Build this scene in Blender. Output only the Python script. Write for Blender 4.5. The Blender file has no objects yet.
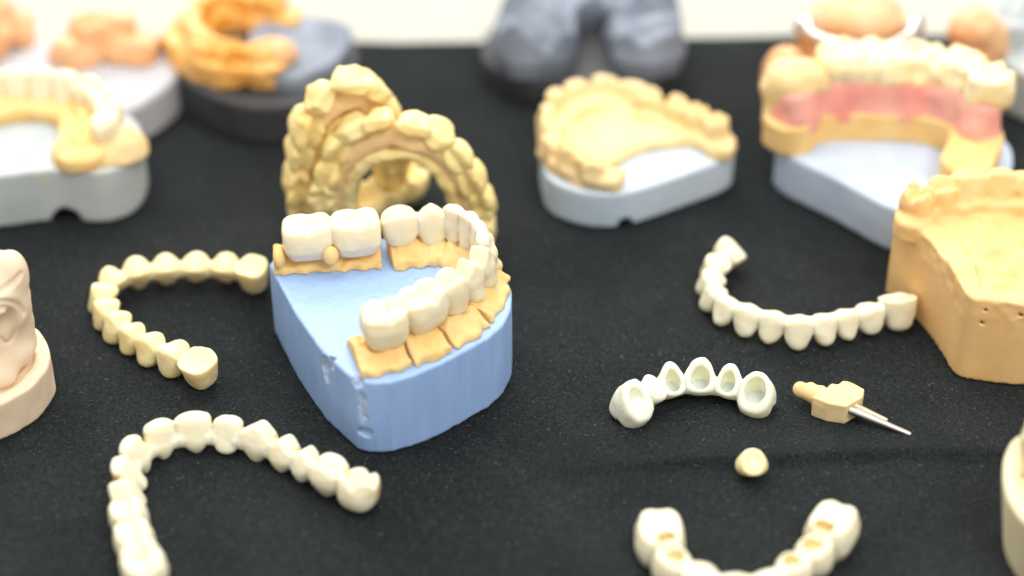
import bpy, math, random
import numpy as np

# ------------------------------------------------------------------ basics
SC = bpy.context.scene
COL = SC.collection
MM = 0.001
rng = np.random.default_rng(7)
random.seed(7)

# camera (millimetres, table top at z = 0)
TH = math.radians(36.0); DIST = 560.0; FPX = 1024 / 2 / math.tan(math.radians(14.0))
CAM = np.array([0.0, -DIST * math.cos(TH), DIST * math.sin(TH)])
FWD = np.array([0.0, math.cos(TH), -math.sin(TH)])
UPV = np.array([0.0, math.sin(TH), math.cos(TH)])

def at(px, py, z=0.0):
    """point of the scene, in mm, seen at a pixel of the photograph at height z"""
    r = FWD + np.array([1.0, 0, 0]) * (px - 512) / FPX + UPV * (288 - py) / FPX
    return CAM + r * ((z - CAM[2]) / r[2])

def ats(pts, z=0.0):
    return np.array([at(p[0], p[1], p[2] if len(p) > 2 else z) for p in pts])

# ------------------------------------------------------------------ noise
_LAT = rng.random((32, 32, 32)) * 2 - 1
def noise(x, y, z, s=1.0):
    x = np.asarray(x) / s; y = np.asarray(y) / s; z = np.asarray(z) / s
    xi = np.floor(x).astype(int); yi = np.floor(y).astype(int); zi = np.floor(z).astype(int)
    fx = x - xi; fy = y - yi; fz = z - zi
    fx = fx * fx * (3 - 2 * fx); fy = fy * fy * (3 - 2 * fy); fz = fz * fz * (3 - 2 * fz)
    def L(a, b, c): return _LAT[(xi + a) % 32, (yi + b) % 32, (zi + c) % 32]
    c00 = L(0,0,0) * (1 - fx) + L(1,0,0) * fx; c10 = L(0,1,0) * (1 - fx) + L(1,1,0) * fx
    c01 = L(0,0,1) * (1 - fx) + L(1,0,1) * fx; c11 = L(0,1,1) * (1 - fx) + L(1,1,1) * fx
    return (c00 * (1 - fy) + c10 * fy) * (1 - fz) + (c01 * (1 - fy) + c11 * fy) * fz

# ------------------------------------------------------------------ distance fields
def smin(a, b, k):
    h = np.clip(0.5 + 0.5 * (b - a) / k, 0, 1)
    return b * (1 - h) + a * h - k * h * (1 - h)
def smax(a, b, k): return -smin(-a, -b, k)
def sstep(a, b, t):
    t = np.clip((t - a) / (b - a), 0, 1); return t * t * (3 - 2 * t)

def ellipsoid(c, r):
    c = np.asarray(c, float); r = np.asarray(r if np.ndim(r) else (r, r, r), float)
    m = r.min()
    def f(x, y, z):
        return (np.sqrt(((x - c[0]) / r[0]) ** 2 + ((y - c[1]) / r[1]) ** 2 + ((z - c[2]) / r[2]) ** 2) - 1) * m
    return f
def capsule(a, b, r0, r1=None):
    a = np.asarray(a, float); b = np.asarray(b, float); d = b - a; L2 = max(float(d @ d), 1e-9)
    r1 = r0 if r1 is None else r1
    def f(x, y, z):
        t = np.clip(((x - a[0]) * d[0] + (y - a[1]) * d[1] + (z - a[2]) * d[2]) / L2, 0, 1)
        return np.sqrt((x - a[0] - d[0] * t) ** 2 + (y - a[1] - d[1] * t) ** 2 + (z - a[2] - d[2] * t) ** 2) - (r0 + (r1 - r0) * t)
    return f
def union(fs, k):
    def f(x, y, z):
        d = fs[0](x, y, z)
        for g in fs[1:]: d = smin(d, g(x, y, z), k)
        return d
    return f
def minus(f, g, k=0.3):
    return lambda x, y, z: smax(f(x, y, z), -g(x, y, z), k)

def catmull(P, n=16, closed=False):
    P = np.asarray(P, float); N = len(P); out = []
    rngi = range(N if closed else N - 1)
    for i in rngi:
        if closed: p0, p1, p2, p3 = P[(i - 1) % N], P[i], P[(i + 1) % N], P[(i + 2) % N]
        else:
            p1, p2 = P[i], P[i + 1]
            p0 = P[i - 1] if i > 0 else 2 * p1 - p2
            p3 = P[i + 2] if i + 2 < N else 2 * p2 - p1
        for t in np.linspace(0, 1, n, endpoint=False):
            out.append(0.5 * (2 * p1 + (p2 - p0) * t + (2 * p0 - 5 * p1 + 4 * p2 - p3) * t * t + (3 * p1 - p0 - 3 * p2 + p3) * t ** 3))
    if not closed: out.append(P[-1])
    return np.array(out)

class Field2D:
    """a flat distance field sampled on a grid and read back by interpolation"""
    def __init__(s, pts, closed, res=0.6, pad=14):
        pts = np.asarray(pts, float)[:, :2]
        s.res = res; s.o = pts.min(0) - pad
        n = np.ceil((pts.max(0) + pad - s.o) / res).astype(int) + 2
        X, Y = np.meshgrid(s.o[0] + np.arange(n[0]) * res, s.o[1] + np.arange(n[1]) * res, indexing='ij')
        D = np.full(X.shape, 1e9); S = np.zeros(X.shape); ins = np.zeros(X.shape, bool)
        N = len(pts); acc = 0.0
        for i in range(N if closed else N - 1):
            a, b = pts[i], pts[(i + 1) % N]; d = b - a; L2 = max(float(d @ d), 1e-12); L = math.sqrt(L2)
            t = np.clip(((X - a[0]) * d[0] + (Y - a[1]) * d[1]) / L2, 0, 1)
            dd = np.hypot(X - a[0] - d[0] * t, Y - a[1] - d[1] * t)
            m = dd < D; D = np.where(m, dd, D); S = np.where(m, acc + t * L, S); acc += L
            if closed and abs(d[1]) > 1e-9:
                c = ((a[1] > Y) != (b[1] > Y)) & (X < d[0] * (Y - a[1]) / d[1] + a[0]); ins ^= c
        s.D = np.where(ins, -D, D) if closed else D
        s.S = S; s.len = acc; s.n = n
    def _ix(s, x, y):
        u = np.clip((x - s.o[0]) / s.res, 0, s.n[0] - 1.001); v = np.clip((y - s.o[1]) / s.res, 0, s.n[1] - 1.001)
        return u, v
    def d(s, x, y):
        u, v = s._ix(x, y); i = u.astype(int); j = v.astype(int); fu = u - i; fv = v - j
        D = s.D
        return (D[i, j] * (1 - fu) + D[i + 1, j] * fu) * (1 - fv) + (D[i, j + 1] * (1 - fu) + D[i + 1, j + 1] * fu) * fv
    def s_at(s, x, y):
        u, v = s._ix(x, y); return s.S[np.round(u).astype(int), np.round(v).astype(int)]

# ------------------------------------------------------------------ meshing (surface nets)
def nets(f, lo, hi, res):
    lo = np.asarray(lo, float); hi = np.asarray(hi, float)
    n = np.maximum(np.ceil((hi - lo) / res).astype(int) + 1, 4)
    ax = [lo[i] + np.arange(n[i]) * res for i in range(3)]
    X, Y, Z = np.meshgrid(*ax, indexing='ij', sparse=False)
    D = f(X, Y, Z)
    D[0] = D[-1] = 1.0; D[:, 0] = D[:, -1] = 1.0; D[:, :, 0] = D[:, :, -1] = 1.0
    ins = D < 0
    cnt = np.zeros(np.array(n) - 1, np.int8)
    for a in (0, 1):
        for b in (0, 1):
            for c in (0, 1):
                cnt += ins[a:n[0] - 1 + a, b:n[1] - 1 + b, c:n[2] - 1 + c]
    act = (cnt > 0) & (cnt < 8)
    I, J, K = np.nonzero(act)
    idx = np.full(act.shape, -1, np.int64); idx[I, J, K] = np.arange(len(I))
    cor = [(a, b, c) for a in (0, 1) for b in (0, 1) for c in (0, 1)]
    V = {q: D[I + q[0], J + q[1], K + q[2]] for q in cor}
    P = np.zeros((len(I), 3)); W = np.zeros(len(I))
    for q in cor:
        for axs in range(3):
            if q[axs]: continue
            r = list(q); r[axs] = 1; r = tuple(r)
            v0, v1 = V[q], V[r]; m = (v0 < 0) != (v1 < 0)
            t = np.where(m, v0 / np.where(m, v0 - v1, 1), 0)
            pos = np.zeros((len(I), 3)) + np.array(q, float); pos[:, axs] = t
            P += np.where(m[:, None], pos, 0); W += m
    P = (P / np.maximum(W, 1)[:, None] + np.stack([I, J, K], 1)) * res + lo
    quads = []
    for axs in range(3):
        sl0 = [slice(None)] * 3; sl1 = [slice(None)] * 3
        sl0[axs] = slice(0, -1); sl1[axs] = slice(1, None)
        a = ins[tuple(sl0)]; b = ins[tuple(sl1)]
        E = np.stack(np.nonzero(a != b), 1)
        u, v = (axs + 1) % 3, (axs + 2) % 3
        E = E[(E[:, u] > 0) & (E[:, v] > 0) & (E[:, u] < n[u] - 1) & (E[:, v] < n[v] - 1)]
        s = a[tuple(E.T)]
        def cell(du, dv):
            q = E.copy(); q[:, u] -= du; q[:, v] -= dv; return idx[tuple(q.T)]
        Q = np.stack([cell(1, 1), cell(0, 1), cell(0, 0), cell(1, 0)], 1)
        Q[~s] = Q[~s][:, ::-1]; quads.append(Q)
    Q = np.concatenate(quads)
    # pull the points onto the true surface
    e = res * 0.12
    for _ in range(2):
        x, y, z = P.T
        f0 = f(x, y, z)
        g = np.stack([f(x + e, y, z) - f(x - e, y, z), f(x, y + e, z) - f(x, y - e, z), f(x, y, z + e) - f(x, y, z - e)], 1) / (2 * e)
        g2 = np.maximum((g * g).sum(1), 0.05)
        st = -(f0 / g2)[:, None] * g
        ln = np.linalg.norm(st, axis=1, keepdims=True)
        P = P + st * np.minimum(1, 0.45 * res / np.maximum(ln, 1e-9))
    return P, Q

def mesh_from(name, P, Q, mats, smooth=True, sel=None):
    me = bpy.data.meshes.new(name)
    me.vertices.add(len(P)); me.vertices.foreach_set('co', (np.asarray(P) * MM).astype(np.float32).ravel())
    k = Q.shape[1]
    me.loops.add(Q.size); me.loops.foreach_set('vertex_index', Q.astype(np.int32).ravel())
    me.polygons.add(len(Q)); me.polygons.foreach_set('loop_start', (np.arange(len(Q)) * k).astype(np.int32))
    me.polygons.foreach_set('loop_total', np.full(len(Q), k, np.int32))
    for m in (mats if isinstance(mats, (list, tuple)) else [mats]): me.materials.append(m)
    if sel is not None:
        c = np.asarray(P)[Q].mean(1)
        me.polygons.foreach_set('material_index', sel(c[:, 0], c[:, 1], c[:, 2]).astype(np.int32))
    me.update(calc_edges=True); me.validate()
    if smooth: me.polygons.foreach_set('use_smooth', np.ones(len(me.polygons), bool))
    return me

def link(name, me, parent=None, loc=None):
    o = bpy.data.objects.new(name, me); COL.objects.link(o)
    if parent is not None: o.parent = parent; o.matrix_parent_inverse.identity()
    if loc is not None: o.location = [c * MM for c in loc]
    return o

def sdf_obj(name, f, lo, hi, res, mats, parent=None, sel=None, base=(0, 0, 0)):
    P, Q = nets(f, lo, hi, res)
    P = P - np.asarray(base)
    s2 = None
    if sel is not None:
        b = np.asarray(base); s2 = lambda x, y, z: sel(x + b[0], y + b[1], z + b[2])
    return link(name, mesh_from(name, P, Q, mats, True, s2), parent)

def thing(name, label, cat, loc=(0, 0, 0), group=None):
    o = bpy.data.objects.new(name, None); COL.objects.link(o)
    o.empty_display_size = 0.01
    o.location = [c * MM for c in loc]
    return tag(o, label, cat, group)
def tag(o, label, cat, group=None):
    o['label'] = label; o['category'] = cat
    if group: o['group'] = group
    return o

# ------------------------------------------------------------------ materials
def srgb(r, g, b):
    return tuple(((c / 255) / 12.92 if c / 255 < 0.04045 else ((c / 255 + 0.055) / 1.055) ** 2.4) for c in (r, g, b)) + (1,)

def material(name, c1, c2=None, scale=300, rough=0.5, bump=0.0, bscale=1500, spec=0.5, sss=0.0, sss_r=(1.0, 0.85, 0.55), sheen=0.0,
             metal=0.0, coat=0.0, stretch=None, trans=0.0, spots=None, cstretch=False):
    m = bpy.data.materials.new(name); m.use_nodes = True
    nt = m.node_tree; N = nt.nodes; L = nt.links
    b = N['Principled BSDF']
    b.inputs['Roughness'].default_value = rough
    b.inputs['Specular IOR Level'].default_value = spec
    b.inputs['Metallic'].default_value = metal
    b.inputs['Coat Weight'].default_value = coat
    b.inputs['Coat Roughness'].default_value = 0.15
    b.inputs['Sheen Weight'].default_value = sheen
    b.inputs['Transmission Weight'].default_value = trans
    if sss > 0:
        b.inputs['Subsurface Weight'].default_value = sss
        b.inputs['Subsurface Radius'].default_value = sss_r
        b.inputs['Subsurface Scale'].default_value = 0.0024
    tc = N.new('ShaderNodeTexCoord')
    src = tc.outputs['Object']
    nz = N.new('ShaderNodeTexNoise'); nz.inputs['Scale'].default_value = scale; nz.inputs['Detail'].default_value = 5
    if cstretch:
        mp0 = N.new('ShaderNodeMapping'); mp0.inputs['Scale'].default_value = stretch
        L.new(src, mp0.inputs['Vector']); L.new(mp0.outputs['Vector'], nz.inputs['Vector'])
    else: L.new(src, nz.inputs['Vector'])
    rp = N.new('ShaderNodeValToRGB'); rp.color_ramp.elements[0].position = 0.32; rp.color_ramp.elements[1].position = 0.68
    rp.color_ramp.elements[0].color = c1; rp.color_ramp.elements[1].color = c2 or c1
    L.new(nz.outputs['Fac'], rp.inputs['Fac'])
    col = rp.outputs['Color']
    if spots:
        n3 = N.new('ShaderNodeTexNoise'); n3.inputs['Scale'].default_value = spots[1]; n3.inputs['Detail'].default_value = 3
        L.new(src, n3.inputs['Vector'])
        r3 = N.new('ShaderNodeValToRGB'); r3.color_ramp.elements[0].position = spots[2]; r3.color_ramp.elements[1].position = spots[2] + 0.08
        L.new(n3.outputs['Fac'], r3.inputs['Fac'])
        mx = N.new('ShaderNodeMix'); mx.data_type = 'RGBA'
        L.new(r3.outputs['Color'], mx.inputs[0]); L.new(col, mx.inputs[6]); mx.inputs[7].default_value = spots[0]
        col = mx.outputs[2]
    L.new(col, b.inputs['Base Color'])
    if bump > 0:
        n2 = N.new('ShaderNodeTexNoise'); n2.inputs['Scale'].default_value = bscale; n2.inputs['Detail'].default_value = 4
        if stretch:
            mp = N.new('ShaderNodeMapping'); mp.inputs['Scale'].default_value = stretch
            L.new(src, mp.inputs['Vector']); L.new(mp.outputs['Vector'], n2.inputs['Vector'])
        else: L.new(src, n2.inputs['Vector'])
        bp = N.new('ShaderNodeBump'); bp.inputs['Strength'].default_value = bump; bp.inputs['Distance'].default_value = 0.0003
        L.new(n2.outputs['Fac'], bp.inputs['Height']); L.new(bp.outputs['Normal'], b.inputs['Normal'])
    return m

M = {}
M['enamel_warm'] = material('enamel_warm', (.88, .73, .36, 1), (.90, .79, .47, 1), 120, .42, .06, 900, sss=.8, sss_r=(1, .76, .40))
M['enamel_cream'] = material('enamel_cream', (.82, .76, .54, 1), (.85, .80, .62, 1), 110, .40, .06, 900, sss=.8)
M['enamel_white'] = material('enamel_white', (.80, .72, .50, 1), (.83, .76, .57, 1), 120, .38, .05, 700, sss=.8)
M['enamel_green'] = material('enamel_green', (.85, .86, .70, 1), (.88, .89, .76, 1), 120, .38, .04, 700, sss=.8)
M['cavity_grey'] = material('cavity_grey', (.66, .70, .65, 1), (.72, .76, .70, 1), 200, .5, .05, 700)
M['margin_grey'] = material('margin_grey', (.72, .62, .50, 1), (.76, .66, .54, 1), 200, .4, .05, 700)
M['cavity_tan'] = material('cavity_tan', (.66, .48, .20, 1), (.74, .58, .28, 1), 200, .5, .05, 700)
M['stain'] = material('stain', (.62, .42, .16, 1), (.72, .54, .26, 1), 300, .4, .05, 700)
M['yellow_resin'] = material('yellow_resin', (.93, .68, .25, 1), (.95, .79, .40, 1), 70, .42, .15, 700, sss=.3, sss_r=(1, .68, .28))
M['resin_gum'] = material('resin_gum', (.86, .57, .26, 1), (.88, .64, .34, 1), 70, .4, .1, 700)
M['tan_plaster'] = material('tan_plaster', (.83, .53, .19, 1), (.87, .62, .28, 1), 130, .75, .25, 1800, spec=.3)
M['tan_pale'] = material('tan_pale', (.83, .60, .28, 1), (.87, .69, .39, 1), 60, .75, .25, 1500, spec=.3)
M['peach_plaster'] = material('peach_plaster', (.87, .52, .20, 1), (.90, .59, .27, 1), 60, .6, .25, 1500, spec=.55)
M['beige_plaster'] = material('beige_plaster', (.80, .62, .43, 1), (.84, .68, .50, 1), 160, .65, .2, 1500, spec=.4)
M['cream_plaster'] = material('cream_plaster', (.76, .66, .40, 1), (.80, .71, .48, 1), 160, .65, .2, 1500, spec=.4)
M['blue_plaster'] = material('blue_plaster', (.31, .48, .83, 1), (.35, .52, .86, 1), 420, .45, .6, 1300, spec=.65, stretch=(1, 1, .10), cstretch=True)
M['chip_plaster'] = material('chip_plaster', (.36, .50, .76, 1), (.55, .63, .77, 1), 700, .8, .5, 2500)
M['bluegrey_plaster'] = material('bluegrey_plaster', (.46, .57, .68, 1), (.60, .68, .76, 1), 55, .7, .2, 1500)
M['paleblue_plaster'] = material('paleblue_plaster', (.48, .58, .74, 1), (.56, .65, .78, 1), 120, .7, .2, 1500)
M['white_plaster'] = material('white_plaster', (.44, .49, .50, 1), (.53, .57, .57, 1), 90, .75, .2, 1500, spots=((.70, .55, .25, 1), 110, .66))
M['lilac_plaster'] = material('lilac_plaster', (.46, .46, .50, 1), (.53, .53, .56, 1), 120, .7, .2, 1500)
M['dark_plaster'] = material('dark_plaster', (.035, .036, .042, 1), (.05, .05, .055, 1), 160, .6, .2, 1500)
M['slate_plaster'] = material('slate_plaster', (.10, .125, .165, 1), (.30, .34, .42, 1), 40, .55, .2, 1500)
M['amber_wax'] = material('amber_wax', (.84, .37, .04, 1), (.88, .56, .22, 1), 45, .3, .15, 900, sss=.2)
M['orange_plaster'] = material('orange_plaster', (.80, .40, .17, 1), (.86, .54, .30, 1), 60, .35, .2, 900)
M['pink_gum'] = material('pink_gum', (.80, .28, .23, 1), (.86, .50, .42, 1), 45, .35, .15, 900, sss=.15)
M['yellow_enamel'] = material('yellow_enamel', (.86, .70, .34, 1), (.89, .80, .54, 1), 60, .3, .1, 900)
M['steel'] = material('steel', (.66, .62, .56, 1), (.74, .71, .65, 1), 300, .32, 0, metal=1)
M['brass'] = material('brass', (.72, .62, .40, 1), (.76, .66, .46, 1), 300, .28, 0, metal=1)
M['table'] = material('table', (.41, .41, .35, 1), (.45, .45, .39, 1), 12, .45, 0)
M['fuzz'] = material('fuzz', (.03, .038, .040, 1), (.16, .18, .185, 1), 260, .8)
M['lint_pale'] = material('lint_pale', (.16, .18, .18, 1), (.42, .42, .40, 1), 300, .8)

# ------------------------------------------------------------------ teeth
def tooth(kind, a, b, h, bulge=None, cavity=0.0, cav_scale=.72, slant=0.0, scal=0.0, rel=1.0, sq=None):
    """distance field of one crown, x along the arch, y outward, z from neck (0) to biting edge (h)"""
    bul = {'incisor': .12, 'canine': .15, 'premolar': .12, 'molar': .08, 'lobe': .05, 'peg': .1}[kind] if bulge is None else bulge
    def f(x, y, z):
        t = np.clip(z / h, -.2, 1.2)
        if kind == 'incisor':
            A = a / 2 * (.70 + .30 * sstep(-.05, .62, t)); B = b / 2 * (1 - .60 * np.clip(t, 0, 1) ** 1.1) + .25
            yc = .16 * b * t; p = 2.4
            top = h - .8 * (x / (a / 2)) ** 2
            k = .9
        elif kind == 'canine':
            A = a / 2 * (.72 + .30 * sstep(-.05, .5, t) - .10 * sstep(.6, 1, t)); B = b / 2 * (1 - .50 * np.clip(t, 0, 1) ** 1.3) + .25
            yc = .12 * b * t; p = 2.2
            top = h + .3 - .36 * h * np.sqrt((x / (a / 2)) ** 2 + .02)
            k = .9
        elif kind == 'premolar':
            A = a / 2 * (.74 + .26 * sstep(-.05, .5, t) - .08 * sstep(.7, 1, t)); B = b / 2 * (.82 + .18 * sstep(0, .45, t) - .22 * sstep(.55, 1.05, t))
            yc = 0; p = 2.3
            top = h - rel * .16 * h * np.exp(-((y + .02 * b) / (.17 * b)) ** 2) - .13 * h * (x / (a / 2)) ** 2 - .06 * h * (y < 0)
            k = 1.1
        elif kind == 'molar':
            A = a / 2 * (.78 + .22 * sstep(-.05, .5, t) - .08 * sstep(.65, 1.05, t)); B = b / 2 * (.80 + .20 * sstep(0, .45, t) - .18 * sstep(.55, 1.05, t))
            yc = 0; p = 2.8
            top = h - rel * .17 * h * np.exp(-(y / (.15 * b)) ** 2) - rel * .13 * h * np.exp(-((x - .06 * a) / (.11 * a)) ** 2) + rel * .04 * h * np.sin(3 * x / a + 2 * y / b)
            k = 1.2
        elif kind == 'lobe':
            A = a / 2 * (1.0 - .16 * t - .28 * sstep(.45, 1.1, t)); B = b / 2 * (1 - .38 * np.clip(t, 0, 1) ** 1.2)
            yc = .12 * b * t; p = 2.2
            top = h - .22 * h * (x / (a / 2)) ** 2 - .05 * h * (y / (b / 2)) ** 2
            k = 1.4
        else:
            A = a / 2 * (1 - .38 * np.clip(t, 0, 1) ** 1.3); B = b / 2 * (1 - .38 * np.clip(t, 0, 1) ** 1.3); yc = 0; p = 2.8; top = h - .10 * h * ((x / A) ** 2 + (y / B) ** 2); k = 1.2
        if sq: p = sq
        u = np.abs(x) / A; v = np.abs(y - yc) / B
        q = (u ** p + v ** p + 1e-9) ** (1 / p)
        ds = (q - 1) * np.minimum(A, B) * .95
        if kind == 'peg': bul_ = -.09 if cavity == 0 else 0
        else: bul_ = bul
        bot = (.09 * h if bul_ < 0 else 0) + bul_ * h * np.minimum(q, 1.3) ** 2 + slant * h * np.clip(.5 - y / b, -.2, 1.2) + scal * h * np.minimum(u, 1.3) ** 2
        d = smax(smax(ds, z - top, k), bot - z, k * .7)
        if cavity > 0:
            uc = np.abs(x) / (A * cav_scale); vc = np.abs(y - yc) / (B * cav_scale)
            qc = np.sqrt(uc ** 2 + vc ** 2 + 1e-9)
            c = smax((qc - 1) * np.minimum(A, B) * cav_scale, z - cavity * h, 1.0)
            d = smax(d, -c, .35)
        return d
    return f

def cavity_of(kind, a, b, h, cavity, cs):
    def f(x, y, z):
        t = np.clip(z / h, 0, 1)
        A = a / 2 * cs * (.86 + .1 * t); B = b / 2 * cs * (.9 - .1 * t)
        q = np.sqrt((x / A) ** 2 + (y / B) ** 2 + 1e-9)
        return smax((q - 1) * np.minimum(A, B), z - cavity * h, 1.6)
    return f

class Frame:
    def __init__(s, o, t, n, w):
        s.o = np.asarray(o, float); s.t = t; s.n = n; s.w = w
    def loc(s, x, y, z):
        X = x - s.o[0]; Y = y - s.o[1]; Z = z - s.o[2]
        return (X * s.t[0] + Y * s.t[1] + Z * s.t[2], X * s.n[0] + Y * s.n[1] + Z * s.n[2], X * s.w[0] + Y * s.w[1] + Z * s.w[2])
    def pt(s, a, b, c): return s.o + s.t * a + s.n * b + s.w * c

def unit(v): return np.asarray(v, float) / np.linalg.norm(v)

def make_bridge(name, label, path, teeth, mat, flip=False, tilt=0.0, conn=(1.9, .45), k=.9, res=.34, inner=None, mat2=None, up=(0, 0, 1),
                outward=None, group=None, lift=0.0, cat='dental bridge', fit=True, sel_fn=None, scal=0.0, jitter=.0):
    """a row of fused crowns along a path of mid-height points; teeth = list of (kind, width, depth, height[, options])"""
    C = catmull(path, 24)
    seg = np.linalg.norm(np.diff(C, axis=0), axis=1); s = np.concatenate([[0], np.cumsum(seg)])
    tot = sum(q[1] for q in teeth)
    sc = s[-1] / tot if fit else 1.0
    up = unit(up); cen = C.mean(0) if outward is None else np.asarray(outward, float)
    fr = []; acc = 0; sp = []
    jr = random.Random(len(label))
    for q in teeth:
        m = (acc + q[1] / 2) * sc; acc += q[1]
        p = np.array([np.interp(m, s, C[:, i]) for i in range(3)])
        p1 = np.array([np.interp(min(m + 2, s[-1]), s, C[:, i]) for i in range(3)]); p0 = np.array([np.interp(max(m - 2, 0), s, C[:, i]) for i in range(3)])
        t = p1 - p0; t = unit(t - up * (t @ up)); n = np.cross(up, t)
        if inner is not None:
            if inner < 0: n = -n
        opt = q[4] if len(q) > 4 else {}
        tl = opt.get('tilt', tilt) + jr.uniform(-1, 1) * jitter
        base = -up if flip else up
        w = unit(base * math.cos(tl) + n * math.sin(tl))
        w = unit(w + t * opt.get('lean', 0) + t * jr.uniform(-1, 1) * jitter * .6)
        n2 = unit(n - w * (n @ w)); t2 = np.cross(n2, w)
        h = q[3]
        o = p - w * h / 2 + np.array([0, 0, lift + opt.get('dz', 0)]) + n2 * opt.get('dn', 0)
        F = Frame(o, t2, n2, w); fr.append(F)
        a = q[1] * sc * opt.get('wide', 1.10)
        g = tooth(q[0], a, q[2], h, opt.get('bulge'), opt.get('cavity', 0), opt.get('cs', .72), opt.get('slant', 0), opt.get('scal', scal), opt.get('rel', 1.0), opt.get('sq'))
        sp.append((F, g, a, q[2], h, opt))
    N = len(sp); q_kind = [q[0] for q in teeth]
    def tf(i):
        F, g = sp[i][0], sp[i][1]
        return lambda x, y, z: g(*F.loc(x, y, z))
    def cpt(i): return sp[i][0].pt(0, 0, sp[i][4] * conn[1])
    base = np.array([np.mean([F.o[0] for F in fr]), np.mean([F.o[1] for F in fr]), 0.0])
    if up[2] < .9: base[2] = min(F.o[2] for F in fr) - 2
    root = thing(name, label, cat, base, group)
    for i in range(N):
        F, g, a, b, h, opt = sp[i]
        fs = [tf(i)]
        for j in (i - 1, i + 1):
            if 0 <= j < N:
                fs.append(tf(j)); fs.append(capsule(cpt(i), cpt(j), conn[0]))
        fu = union(fs, k)
        planes = []
        for j in (i - 1, i + 1):
            if 0 <= j < N:
                c0, c1 = cpt(i), cpt(j); mid = c0 + (c1 - c0) * (a / (a + sp[j][2])); nn = unit(c1 - c0); planes.append((mid, nn))
        cf = None; pit = None
        if opt.get('cavity', 0) > 0:
            cg = cavity_of(q_kind[i], a, b, h, opt['cavity'], opt.get('cs', .72)); cf = lambda x, y, z, F=F, cg=cg: cg(*F.loc(x, y, z))
        if 'pit' in opt:
            pr = opt['pit']; pc_ = F.pt(pr[0] * a, pr[1] * b, h * pr[3]); pit = ellipsoid(pc_, (pr[2], pr[2] * .9, pr[2]))
        def f(x, y, z, fu=fu, planes=planes, F=F, g=g, opt=opt, cf=cf, pit=pit):
            d = fu(x, y, z) + .13 * noise(x, y, z, 2.4) + .06 * noise(x, y, z, 1.1)
            if cf is not None: d = smax(d, -cf(x, y, z), .4)
            if pit is not None: d = smax(d, -pit(x, y, z), .5)
            for m, nn in planes:                            # past the joint each crown sinks into its neighbour
                e = (x - m[0]) * nn[0] + (y - m[1]) * nn[1] + (z - m[2]) * nn[2]
                d = np.maximum(d + .35 * np.maximum(e, 0), e - .7)
            return d
        cor = np.array([F.pt(u * (a * .62 + .8), v * (b * .66 + 1.2), w_ * (h / 2 + 1.2) + h / 2) for u in (-1, 1) for v in (-1, 1) for w_ in (-1, 1)])
        lo = cor.min(0) - .6; hi = cor.max(0) + .6
        mats = [mat]; sel = None
        if sel_fn is not None:
            mats = [mat, mat2]
            def sel(x, y, z, F=F, opt=opt, a=a, b=b, h=h): return sel_fn(*F.loc(x, y, z), a, b, h, opt)
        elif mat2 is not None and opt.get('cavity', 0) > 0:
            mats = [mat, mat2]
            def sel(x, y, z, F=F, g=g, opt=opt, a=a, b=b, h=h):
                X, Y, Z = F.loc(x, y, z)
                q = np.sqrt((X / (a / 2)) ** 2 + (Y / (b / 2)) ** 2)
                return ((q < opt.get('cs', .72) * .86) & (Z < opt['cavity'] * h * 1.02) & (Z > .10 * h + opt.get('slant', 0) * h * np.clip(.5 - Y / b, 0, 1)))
        if pit is not None:
            mats = [mat, mat2]
            sel = lambda x, y, z, pit=pit: pit(x, y, z) < .12
        sdf_obj('crown', f, lo, hi, res, mats, root, sel, base)
    return root

# ------------------------------------------------------------------ setting
def grid_mesh(name, xs, ys, zf, mat):
    X, Y = np.meshgrid(xs, ys, indexing='ij'); Z = zf(X, Y)
    P = np.stack([X.ravel(), Y.ravel(), Z.ravel()], 1)
    n, m = len(xs), len(ys); i = np.arange(n - 1)[:, None] * m + np.arange(m - 1)[None]
    Q = np.stack([i, i + m, i + m + 1, i + 1], -1).reshape(-1, 4)
    return link(name, mesh_from(name, P, Q, mat))

t = grid_mesh('table_top', np.linspace(-900, 900, 30), np.linspace(-500, 1100, 30), lambda X, Y: 0 * X - 1.2, M['table'])
t['kind'] = 'structure'

EDGE = [(p[0], p[1]) for p in ats([(-250, 52), (0, 46), (180, 40), (400, 41), (480, 40), (690, 37), (850, 33), (1000, 36), (1250, 42)])]
ex = np.array([e[0] for e in EDGE]); ey = np.array([e[1] for e in EDGE])
F0 = at(540, 473); F1 = at(1040, 449)
def cloth_z(X, Y):
    z = .25 * noise(X, Y, 0 * X, 40) + .10 * noise(X, Y, 0 * X + 9, 14) + .05 * noise(X, Y, 0 * X + 3, 4)
    u = (X - F0[0]) / (F1[0] - F0[0]); yl = F0[1] + (F1[1] - F0[1]) * u + 1.2 * noise(X, 0 * X, 0 * X, 30)
    d = Y - yl
    amp = sstep(-.1, .35, u)
    z = z + amp * 1.9 * np.where(d < 0, np.exp(-(d / 1.2) ** 2), np.exp(-(d / 11.0) ** 2))
    return z - .35
def make_cloth():
    xs = np.arange(-330, 331, 1.5); v = np.concatenate([np.arange(0, 1, .0036), [1.0]])
    X, V = np.meshgrid(xs, v, indexing='ij')
    top = np.interp(X, ex, ey) + .8 * noise(X, 0 * X, 0 * X + 5, 12)
    Y = -190 + (top + 190) * V
    Z = cloth_z(X, Y)
    P = np.stack([X.ravel(), Y.ravel(), Z.ravel()], 1)
    n, m = X.shape; i = np.arange(n - 1)[:, None] * m + np.arange(m - 1)[None]
    Q = np.stack([i, i + m, i + m + 1, i + 1], -1).reshape(-1, 4)
    me = mesh_from('black_cloth', P, Q, M['cloth'])
    o = link('black_cloth', me)
    sd = o.modifiers.new('Solid', 'SOLIDIFY'); sd.thickness = .0006; sd.offset = -1
    return o

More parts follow.
